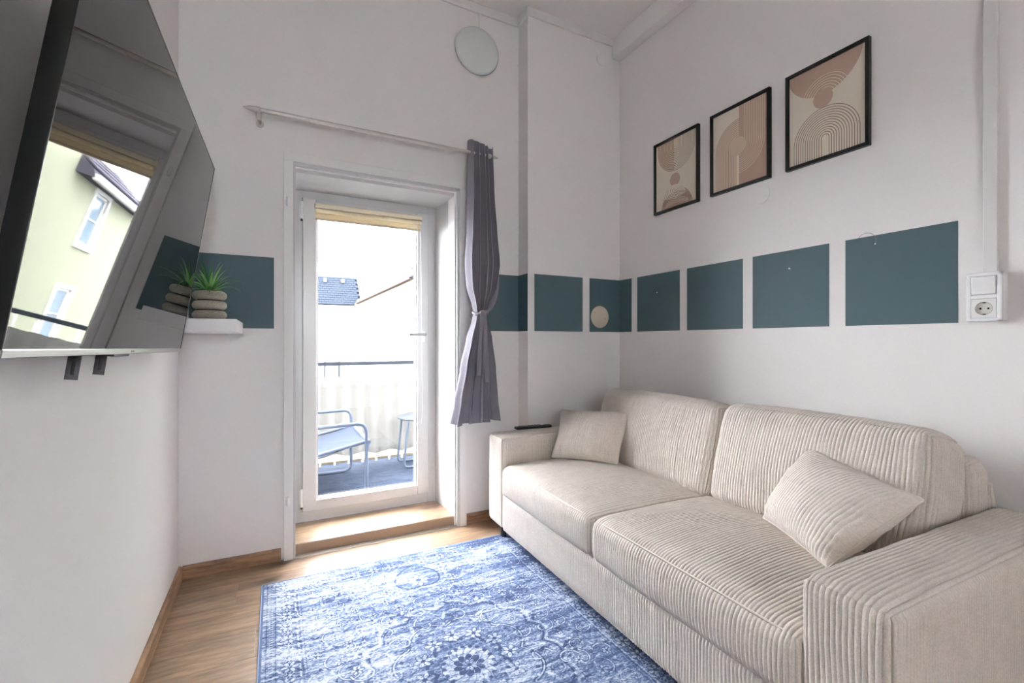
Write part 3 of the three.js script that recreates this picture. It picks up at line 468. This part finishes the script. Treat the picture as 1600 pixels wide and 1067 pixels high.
picture(-1.963, 'black framed print of lines curving down around a rose disc, farthest from the light switch', (c, W, H) => {
  c.save(); c.beginPath(); c.rect(0, 0, 0.46 * W, H); c.clip(); c.fillStyle = '#cbb5a1'; c.fillRect(0.05 * W, 0, 0.45 * W, 0.12 * H); c.beginPath(); c.arc(0.5 * W, 0.119 * H, 0.45 * W, 0, PI); c.fill(); c.restore();
  c.fillStyle = '#d9c7b0'; c.fillRect(0.45 * W, 0, 0.09 * W, 0.14 * H);
  for (let i = 0; i < 14; i++) { const r = (0.055 + i * 0.0305) * W; arc(c, 0.5 * W, 0.12 * H, r, 0, PI, LINE, 4.2); for (const s of [-1, 1]) { c.beginPath(); c.moveTo(0.5 * W + s * r, 0); c.lineTo(0.5 * W + s * r, 0.12 * H); c.stroke(); } }
  disc(c, 0.48 * W, 0.60 * H, 0.125 * W, ROSE);
  disc(c, 0.52 * W, 1.02 * H, 0.38 * W, ROSE);
  c.save(); c.beginPath(); c.arc(0.46 * W, 0.90 * H, 0.30 * W, 0, 6.2832); c.clip(); c.fillStyle = CREAM; c.beginPath(); c.ellipse(0.46 * W, 0.74 * H, 0.4 * W, 0.13 * H, 0, 0, 6.2832); c.fill(); for (let i = 0; i < 9; i++) arc(c, 0.5 * W, 0.74 * H - 12, (0.05 + i * 0.042) * W, 0, PI, LINE, 3); c.restore();
  for (let i = 0; i < 9; i++) { c.strokeStyle = i < 5 ? LINE : CREAM; c.lineWidth = 3; c.beginPath(); c.ellipse(0.52 * W, 0.985 * H, 0.36 * W - i * 8, 0.205 * H - i * 14, 0, PI * 1.08, PI * 1.92); c.stroke(); }
});
picture(-1.549, 'black framed print split into cream and rose halves, middle of the three', (c, W, H) => {
  const x = 0.5 * W; c.fillStyle = ROSE; c.fillRect(x, 0, W - x, H); c.fillStyle = '#bb9f8c'; c.fillRect(x, 0, W - x, 0.5 * H);
  c.fillStyle = '#d3bda6'; c.beginPath(); c.arc(x, 0.5 * H, 0.44 * W, PI, PI * 1.5); c.lineTo(x, H); c.lineTo(x - 0.44 * W, H); c.fill();
  for (let i = 0; i < 12; i++) { const r = (0.10 + i * 0.031) * W; arc(c, x, 0.5 * H, r, PI, PI * 1.5, '#9c8474', 3.5); c.beginPath(); c.moveTo(x - r, 0.5 * H); c.lineTo(x - r, H); c.stroke(); arc(c, x, 0.5 * H, r, 0, PI / 2, '#e2cdb9', 4); c.beginPath(); c.moveTo(x + r, 0.5 * H); c.lineTo(x + r, 0); c.stroke(); }
  c.fillStyle = '#e6dac4'; c.fillRect(x - 0.035 * W, 0.5 * H, 0.035 * W, 0.5 * H);
  disc(c, 0.47 * W, 0.5 * H, 0.155 * W, '#cdb9a0');
});
picture(-1.137, 'black framed print of an arch of lines below a rose disc, nearest the light switch', (c, W, H) => {
  disc(c, 0.47 * W, -0.05 * H, 0.50 * W, ROSE);
  c.save(); c.beginPath(); c.arc(0.47 * W, -0.05 * H, 0.50 * W, 0, 6.2832); c.clip(); for (let i = 0; i < 8; i++) { arc(c, 0.5 * W, 0.37 * H, (0.06 + i * 0.036) * W, PI, 2 * PI, '#e9dcc6', 5); arc(c, 0.5 * W, 0.37 * H, (0.06 + i * 0.036) * W + 4, PI, 2 * PI, LINE, 2); } c.restore();
  disc(c, 0.47 * W, 0.372 * H, 0.13 * W, ROSE);
  for (let i = 0; i < 13; i++) { const r = (0.05 + i * 0.0315) * W, cy = 0.80 * H; arc(c, 0.5 * W, cy, r, PI, 2 * PI, LINE, 5); for (const s of [-1, 1]) { c.beginPath(); c.moveTo(0.5 * W + s * r, cy); c.lineTo(0.5 * W + s * r, H); c.stroke(); } }
});

// ───────────────────────── switch, duct, covers, plugs ─────────────────────────
{
  const o = thing('light_switch', 'white light switch with a socket below it at the end of the teal squares', 'switch', [XR, 1.245, -0.628]);
  const zc = 0, w = 0.086, h = 0.160, D = 0.046;
  obj('housing', bx(-D, -h / 2 + 0.002, -w / 2 + 0.002, 0, h / 2 - 0.002, w / 2 - 0.002, 0.003), white, o);
  obj('cover_frame', [bx(-D - 0.009, -h / 2, -w / 2, -D + 0.004, h / 2, -w / 2 + 0.013, 0.004), bx(-D - 0.009, -h / 2, w / 2 - 0.013, -D + 0.004, h / 2, w / 2, 0.004), bx(-D - 0.009, h / 2 - 0.013, -w / 2, -D + 0.004, h / 2, w / 2, 0.004), bx(-D - 0.009, -h / 2, -w / 2, -D + 0.004, -h / 2 + 0.013, w / 2, 0.004), bx(-D - 0.008, -0.006, -w / 2 + 0.01, -D + 0.002, 0.006, w / 2 - 0.01, 0.002)], mat(0xf1f0ef, 0.22), o);
  obj('rocker', bx(-0.006, -0.0295, -0.0295, 0.002, 0.0295, 0.0295, 0.003).rotateZ(0.05).translate(-D - 0.006, 0.0375, 0), mat(0xf0efee, 0.25), o);
  // socket insert: a square plate with a round well, two holes and earth clips
  const s = new THREE.Shape(); s.moveTo(-0.030, -0.030); s.lineTo(0.030, -0.030); s.lineTo(0.030, 0.030); s.lineTo(-0.030, 0.030); s.closePath(); const k = new THREE.Path(); k.absarc(0, 0, 0.0215, 0, PI * 2, true); s.holes.push(k);
  const plate = obj('socket', [new THREE.ExtrudeGeometry(s, { depth: 0.008, bevelEnabled: false, curveSegments: 32 }).rotateY(-PI / 2).translate(-D, -0.0375, 0)], mat(0xe9e7e3, 0.3), o);
  obj('well', lathe([[0, 0], [0.0214, 0], [0.0214, 0.012], [0.0208, 0.012], [0.0205, 0.001], [0, 0.001]].map(([r, y]) => [r, y * 0.62]), 36).rotateZ(PI / 2).translate(-D - 0.0006, -0.0375, 0), mat(0xd6d1c8, 0.4), o);
  for (const z of [-0.0095, 0.0095]) obj('pin_hole', new THREE.CylinderGeometry(0.003, 0.003, 0.002, 16).rotateZ(PI / 2).translate(-D - 0.0012, -0.0375, z), blackPlastic, plate);
  for (const y of [-0.0575, -0.0175]) obj('earth_clip', bx(-D - 0.006, y - 0.0025, -0.0035, -D + 0.002, y + 0.0025, 0.0035, 0.0008), mat(0x4b463f, 0.4, { metalness: 0.7 }), plate);
}
tag(obj('cable_duct', bx(XR - 0.017, 1.325, -0.641, XR, YC, -0.607, 0.002), mat(0xe7e4e1, 0.4)), 'white cable duct running up the wall from the light switch', 'cable duct');
function cover(at, dir, r, color, label, screws) {
  const o = thing('cover_plate', label, 'cover plate', at);
  const turn = (g) => (dir === 'z' ? g.rotateX(PI / 2) : g.rotateZ(PI / 2));
  obj('disc', turn(lathe([[0, 0], [r, 0], [r, 0.002], [r * 0.96, 0.0042], [r * 0.5, 0.005], [0, 0.005]].reverse().map((p) => p), 48)), mat(color, 0.6), o);
  if (screws) for (const [a, b] of screws) obj('screw', turn(lathe([[0, 0.0065], [0.003, 0.006], [0.0035, 0.0045], [0, 0.0045]], 12)).translate(a, b, 0), mat(0x8e8472, 0.4, { metalness: 0.6 }), o);
}
cover([1.936, 1.264, ZP + 0.0012], 'z', 0.073, 0xd8cdb6, 'round cream cover plate on a teal square in the corner', [[-0.045, 0.03], [0.045, -0.012]]);
cover([1.953, 2.987, ZP], 'z', 0.040, WALL, 'round wall-coloured cover plate high beside the ceiling beam');
cover([XR, 1.812, -1.432], 'x', 0.042, WALL, 'round wall-coloured cover plate below the middle picture');
for (const [y, z, label] of [[1.403, -2.12, 'small white wall plug in the teal square below the farthest picture'], [1.435, -1.296, 'small white wall plug in the teal square second from the light switch']]) {
  const o = tag(obj('wall_plug', lathe([[0, 0.003], [0.004, 0.0025], [0.0045, 0], [0, 0]], 14), white), label, 'wall plug'); o.geometry.rotateZ(PI / 2); o.position.set(XR - PT, y, z);
}
{
  const p = []; for (let i = 0; i <= 24; i++) { const a = -0.5 + i / 24 * 3.0; p.push([-0.004 - 0.006 * Math.sin(i / 24 * PI), 0.032 * Math.sin(a) + 0.0, 0.034 * Math.cos(a)]); }
  const o = thing('wire_hook', 'thin bent wire hanging on the teal square nearest the light switch', 'wire', [XR, 1.50, -0.985]);
  obj('wire', tube(p, 0.0009, 60, 6), mat(0x7d8b86, 0.4, { metalness: 0.4 }), o);
  obj('wire_end', new THREE.SphereGeometry(0.0028, 10, 8).translate(...p[0]), white, o);
}

// ───────────────────────── balcony ─────────────────────────
const carpetTex = dataTex(512, 512, (x, y) => { const t = 0.72 + 0.75 * (fbm(x / 3, y / 3, 101, 3, 171, 171) - 0.5) + 0.35 * (fbm(x / 40, y / 22, 111, 3, 13, 23) - 0.5); return [49 * t, 56 * t, 69 * t]; }, { srgb: true, repeat: [2, 2] });
struct('balcony_floor', [bx(-1.0, -0.14, -4.42, 3.2, 0.0, ZO)], phys({ map: carpetTex, roughness: 1, specularIntensity: 0.1 }));
struct('balcony_kerb', [bx(-1.0, -0.14, -4.47, 3.2, 0.022, -4.42, 0.004)], phys({ color: 0x6b6253, roughness: 1, specularIntensity: 0.1 }));
const RLZ = -4.36, railMat = phys({ color: 0x24282f, roughness: 0.8, specularIntensity: 0.15 });
{
  const o = thing('balcony_railing', 'grey steel balcony railing outside the glass door', 'railing', [0.9, 0, RLZ]);
  obj('handrail', bx(-1.9, 0.885, -0.02, 2.3, 0.918, 0.02, 0.006), railMat, o);
  obj('bottom_rail', bx(-1.9, 0.115, -0.008, 2.3, 0.135, 0.008, 0.002), mat(0xd9d8d3, 0.5), o);
  for (let i = 0; i < 22; i++) obj('baluster', bx(-1.26 + i * 0.12 - 0.007, 0.0, -0.007, -1.26 + i * 0.12 + 0.007, 0.90, 0.007, 0.002), mat(0xdfddd8, 0.5), o);
  const screen = thing('privacy_screen', 'white pleated fabric privacy screen lashed to the balcony railing', 'screen', [0.9, 0, RLZ + 0.032]);
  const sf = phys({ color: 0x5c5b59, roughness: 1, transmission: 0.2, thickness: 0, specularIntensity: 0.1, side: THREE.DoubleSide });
  const face = (s) => (u, v) => { const x = lerp(-1.88, 2.28, u), w = Math.sin(x * 2 * PI / 0.125) ; const y = lerp(0.088 + 0.012 * Math.sin(x * 26), 0.788 + 0.004 * w, v); return [x, y, 0.012 * w * (0.7 + 0.3 * v) + 0.006 * (noise2(x * 4, y * 6, 61) - 0.5) + s * 0.001, x, y]; };
  obj('fabric', grid(420, 14, face(0)), sf, screen);
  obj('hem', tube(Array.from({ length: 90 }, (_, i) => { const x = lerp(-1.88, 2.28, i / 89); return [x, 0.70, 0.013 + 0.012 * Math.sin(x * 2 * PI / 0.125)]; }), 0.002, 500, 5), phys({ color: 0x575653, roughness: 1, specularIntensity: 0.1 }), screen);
  for (const x of [-0.502, -0.385]) obj('lashing', [bx(x - 0.006, 0.785, -0.03, x + 0.006, 0.925, -0.008, 0.002)], railMat, screen);
}
{
  const tubeM = phys({ color: 0x3d4552, roughness: 0.6, specularIntensity: 0.3 }), sling = phys({ color: 0x2c313b, roughness: 1, specularIntensity: 0.1 });
  const o = thing('lounge_chair', 'grey blue sling lounge chair with tubular arms on the balcony', 'chair', [0.15, 0, -3.72]);
  for (const z of [-0.36, 0.36]) obj('side_frame', bentTube([[-0.62, 0.50, z], [0.43, 0.525, z], [0.43, 0.014, z], [-0.62, 0.014, z]], 0.0125, 0.07), tubeM, o);
  const slingAt = (s, d) => (u, v) => { const x = lerp(-0.62, 0.445, v), y = 0.235 + 0.16 * Math.pow(v, 1.4) - 0.03 * Math.sin(PI * v) ; return [x, y + d - 0.012 * Math.sin(PI * u), lerp(-0.335, 0.335, s ? 1 - u : u), u, v]; };
  obj('seat_sling', mergeGeometries([grid(12, 24, slingAt(0, 0.002)), grid(12, 24, slingAt(1, -0.002))]), sling, o);
  const back = (s, d) => (u, v) => [-0.62 - 0.32 * v + d, 0.235 + 0.55 * v, lerp(-0.335, 0.335, s ? 1 - u : u), u, v];
  obj('back_sling', mergeGeometries([grid(6, 10, back(1, 0.002)), grid(6, 10, back(0, -0.002))]), sling, o);
  for (const z of [-0.345, 0.345]) obj('seat_rail', tube([[-0.94, 0.78, z], [-0.66, 0.27, z], [-0.55, 0.232, z], [-0.2, 0.262, z], [0.15, 0.335, z], [0.45, 0.395, z]], 0.0125, 60, 8), tubeM, o);
  obj('front_rail', [rod([0.445, 0.392, -0.375], [0.445, 0.392, 0.375], 0.013), rod([0.43, 0.33, 0.36], [0.445, 0.392, 0.36], 0.014), rod([0.43, 0.33, -0.36], [0.445, 0.392, -0.36], 0.014)], tubeM, o);
}
{
  const tm = phys({ color: 0x3c4551, roughness: 0.6, specularIntensity: 0.3 }), o = thing('side_table', 'small round metal side table on the balcony', 'table', [1.185, 0, -4.10]);
  obj('table_top', lathe([[0, 0.428], [0.198, 0.428], [0.205, 0.420], [0.205, 0.414], [0.198, 0.410], [0, 0.410]].reverse(), 56), phys({ color: 0x34373c, roughness: 0.9, specularIntensity: 0.15 }), o);
  for (const z of [-0.09, 0.14]) obj('leg', bentTube([[-0.15, 0.412, z], [-0.19, 0.012, z], [0.19, 0.012, z], [0.15, 0.412, z]], 0.010, 0.045), tm, o);
}

// ───────────────────────── houses across the yard ─────────────────────────
struct('courtyard_ground', bx(-80, -9.3, -120, 80, -9.0, -3), mat(0x5b5a5c, 0.95));
struct('unseen_exterior_wall', [bx(-9, -9, ZO, XL - 0.3, 9, ZO + 0.4), bx(XR + 0.3, -9, ZO, 4.2, 9, ZO + 0.4), bx(XL - 0.3, -9, ZO, XR + 0.3, -0.2, ZO + 0.4), bx(XL - 0.3, YC + 0.25, ZO, XR + 0.3, 9, ZO + 0.4)], mat(0xd9d2bd, 0.9));  // outer facade, out of view; keeps the sun off the balcony
const green = phys({ color: 0x767867, roughness: 1, specularIntensity: 0.1 }), yellow = phys({ color: 0x76745f, roughness: 1, specularIntensity: 0.1 }), roofDark = phys({ color: 0x3c3a42, roughness: 0.9, specularIntensity: 0.15 }), pane2 = phys({ color: 0x5d6b74, roughness: 0.12, specularIntensity: 0.6 }), trimW = phys({ color: 0xa1a09d, roughness: 0.8, specularIntensity: 0.2 }), ridgeC = phys({ color: 0x3a302f, roughness: 0.9, specularIntensity: 0.1 });
function houseWindow(parent, x, y0, y1, z0, z1, side) {             // a window in a wall that faces -x (side 'x') or +z (side 'z'; then z0..z1 run along x and x is the wall's z)
  const b = (d0, d1, y, Y, a, A, r = 0.01) => (side === 'x' ? bx(x + d0, y, a, x + d1, Y, A, r) : bx(a, y, x - d1, A, Y, x - d0, r)), t = 0.07;
  const f = obj('window', [b(-0.07, 0.10, y0 - 0.12, y0, z0 - 0.12, z1 + 0.12), b(-0.04, 0.10, y1, y1 + 0.12, z0 - 0.12, z1 + 0.12), b(-0.04, 0.10, y0, y1, z0 - 0.12, z0), b(-0.04, 0.10, y0, y1, z1, z1 + 0.12), b(0.02, 0.09, y0, y0 + t, z0, z1), b(0.02, 0.09, y1 - t, y1, z0, z1), b(0.02, 0.09, y0, y1, z0, z0 + t), b(0.02, 0.09, y0, y1, z1 - t, z1), b(0.02, 0.09, lerp(y0, y1, 0.5) - 0.02, lerp(y0, y1, 0.5) + 0.02, z0, z1)], trimW, parent);
  obj('pane', b(0.05, 0.07, y0 + 0.03, y1 - 0.03, z0 + 0.03, z1 - 0.03, 0), pane2, f);
}
{
  const o = thing('green_house', 'pale green plastered house with white windows across the yard', 'building', [5, -9, -16]);
  const P = (g) => g.translate(-5, 9, 16);
  obj('wall', [P(bx(5.1, -9, -18.2, 13, 3.72, -13.9)), P(bx(5.0, -9, -18.2, 5.1, -0.42, -13.9)), P(bx(5.0, 0.96, -18.2, 5.1, 2.16, -13.9)), P(bx(5.0, 3.56, -18.2, 5.1, 3.72, -13.9)), ...[[-0.42, 0.96], [2.16, 3.56]].flatMap(([a, b]) => [P(bx(5.0, a, -18.2, 5.1, b, -16.12)), P(bx(5.0, a, -15.22, 5.1, b, -13.9))])], green, o);
  for (const [a, b] of [[-0.42, 0.96], [2.16, 3.56]]) { const before = o.children.length; houseWindow(o, 5, a, b, -16.08, -15.26, 'x'); o.children.slice(before).forEach((w) => { w.position.set(-5, 9, 16); }); }
  obj('tall_wing', P(bx(5.0, -9, -13.9, 13, 9, -6.5)), green, o);
  const s = new THREE.Shape([[4.62, 3.66], [4.70, 3.86], [7.6, 6.1], [10.5, 3.86], [10.5, 3.66]].map((p) => new THREE.Vector2(...p)));
  obj('roof', P(new THREE.ExtrudeGeometry(s, { depth: 4.3, bevelEnabled: false }).translate(0, 0, -18.2)), roofDark, o);
  const tilesG = []; for (let r = 0; r < 11; r++) { const t0 = r / 11, x = lerp(4.66, 7.5, t0), y = lerp(3.86, 6.06, t0); for (let k = 0; k < 15; k++) { const z = -18.19 + k * 0.285; const g = new THREE.BoxGeometry(0.36, 0.035, 0.275); g.rotateZ(0.655 - 0.06).translate(x + 0.16, y + 0.135, z + 0.14); tilesG.push(P(g)); } }
  const tl = obj('roof_tiles', tilesG, roofDark, o); tl.userData.kind = 'stuff';
  obj('gutter', P(bx(4.52, 3.60, -18.2, 4.68, 3.76, -13.9, 0.04)), trimW, o);
  obj('dormer', P(bx(5.55, 4.1, -17.3, 6.6, 5.0, -16.3, 0.02)), trimW, o);
  obj('chimney', P(bx(7.2, 5.6, -15.2, 7.8, 6.9, -14.6, 0.02)), mat(0x8a5f52, 0.9), o);
}
{
  const o = thing('long_house', 'long cream rear house behind the pale green one, with a brown eave', 'building', [5, -9, -25]);
  const P = (g) => g.translate(-5, 9, 25);
  obj('wall', P(bx(5.0, -9, -32.15, 13, 3.6, -18.22)), yellow, o);
  obj('eave', [P(bx(4.80, 3.60, -32.15, 5.6, 3.69, -18.22, 0.02))], ridgeC, o);
  obj('flat_roof', P(bx(5.0, 3.70, -32.5, 13, 3.9, -18.3)), mat(0xc9c6c2, 0.8), o);
  obj('firewall', [P(bx(5.42, 3.9, -32.14, 8.1, 5.40, -31.9)), P(bx(5.38, 5.36, -32.15, 8.15, 5.46, -31.86, 0.02))], trimW, o);
  obj('downpipe', [P(rod([4.92, -9, -32.05], [4.92, 3.5, -32.05], 0.06)), P(bx(4.8, 3.3, -32.15, 5.05, 3.598, -31.9, 0.03))], mat(0xcfc49a, 0.6), o);
}
{
  const o = thing('tiled_house', 'distant white house with a dark tiled roof and slit windows', 'building', [0, -9, -33.15]);
  const P = (g) => g.translate(0, 9, 33);
  obj('wall', [P(bx(-12, -9, -40, 5.0, 3.45, -32.6))], trimW, o);
  for (const [x0, x1] of [[3.62, 3.86], [4.62, 4.78]]) { const before = o.children.length; houseWindow(o, -32.6, 1.75, 2.5, x0, x1, 'z'); o.children.slice(before).forEach((w) => w.position.set(0, 9, 33)); }
  obj('eave', P(bx(-12, 3.3, -33, 4.95, 3.5, -32.25, 0.03)), mat(0xd9cfc0, 0.7), o);
  const s = new THREE.Shape([[-32.2, 3.5], [-34.3, 5.6], [-36.4, 3.5]].map((p) => new THREE.Vector2(p[0], p[1])));
  obj('roof', P(new THREE.ExtrudeGeometry(s, { depth: 17.2, bevelEnabled: false }).rotateY(-PI / 2).scale(1, 1, 1).applyMatrix4(new THREE.Matrix4().set(1, 0, 0, 0, 0, 1, 0, 0, 0, 0, 1, 0, 0, 0, 0, 1)).translate(5.3, 0, 0)), phys({ color: 0x14161b, roughness: 1, specularIntensity: 0.05 }), o);
  const n = 13 * 26, inst = new THREE.InstancedMesh(new RoundedBoxGeometry(0.27, 0.045, 0.27, 1, 0.018), phys({ color: 0x1d2127, roughness: 1, specularIntensity: 0.05 }), n), mm = new THREE.Matrix4(), q = new THREE.Quaternion().setFromEuler(new THREE.Euler(PI / 4 - 0.12, 0, 0));
  for (let r = 0, i = 0; r < 13; r++) for (let k = 0; k < 26; k++, i++) { const t = (r + 0.5) / 13; mm.compose(V(5.1 - k * 0.275 - (r % 2) * 0.13, lerp(3.5, 5.6, t) + 0.05 + 9, -32.2 - 2.1 * t + 0.05 + 33), q, V(1, 1, 1)); inst.setMatrixAt(i, mm); }
  inst.name = 'roof_tiles'; inst.userData.kind = 'stuff'; sh(inst); o.add(inst);
  for (const x of [3.0, 4.15]) obj('roof_vent', P(bx(x, 5.15, -33.9, x + 0.2, 5.42, -33.6, 0.03)), mat(0x3a3f49, 0.6), o);
}
renderer.render(scene, camera);
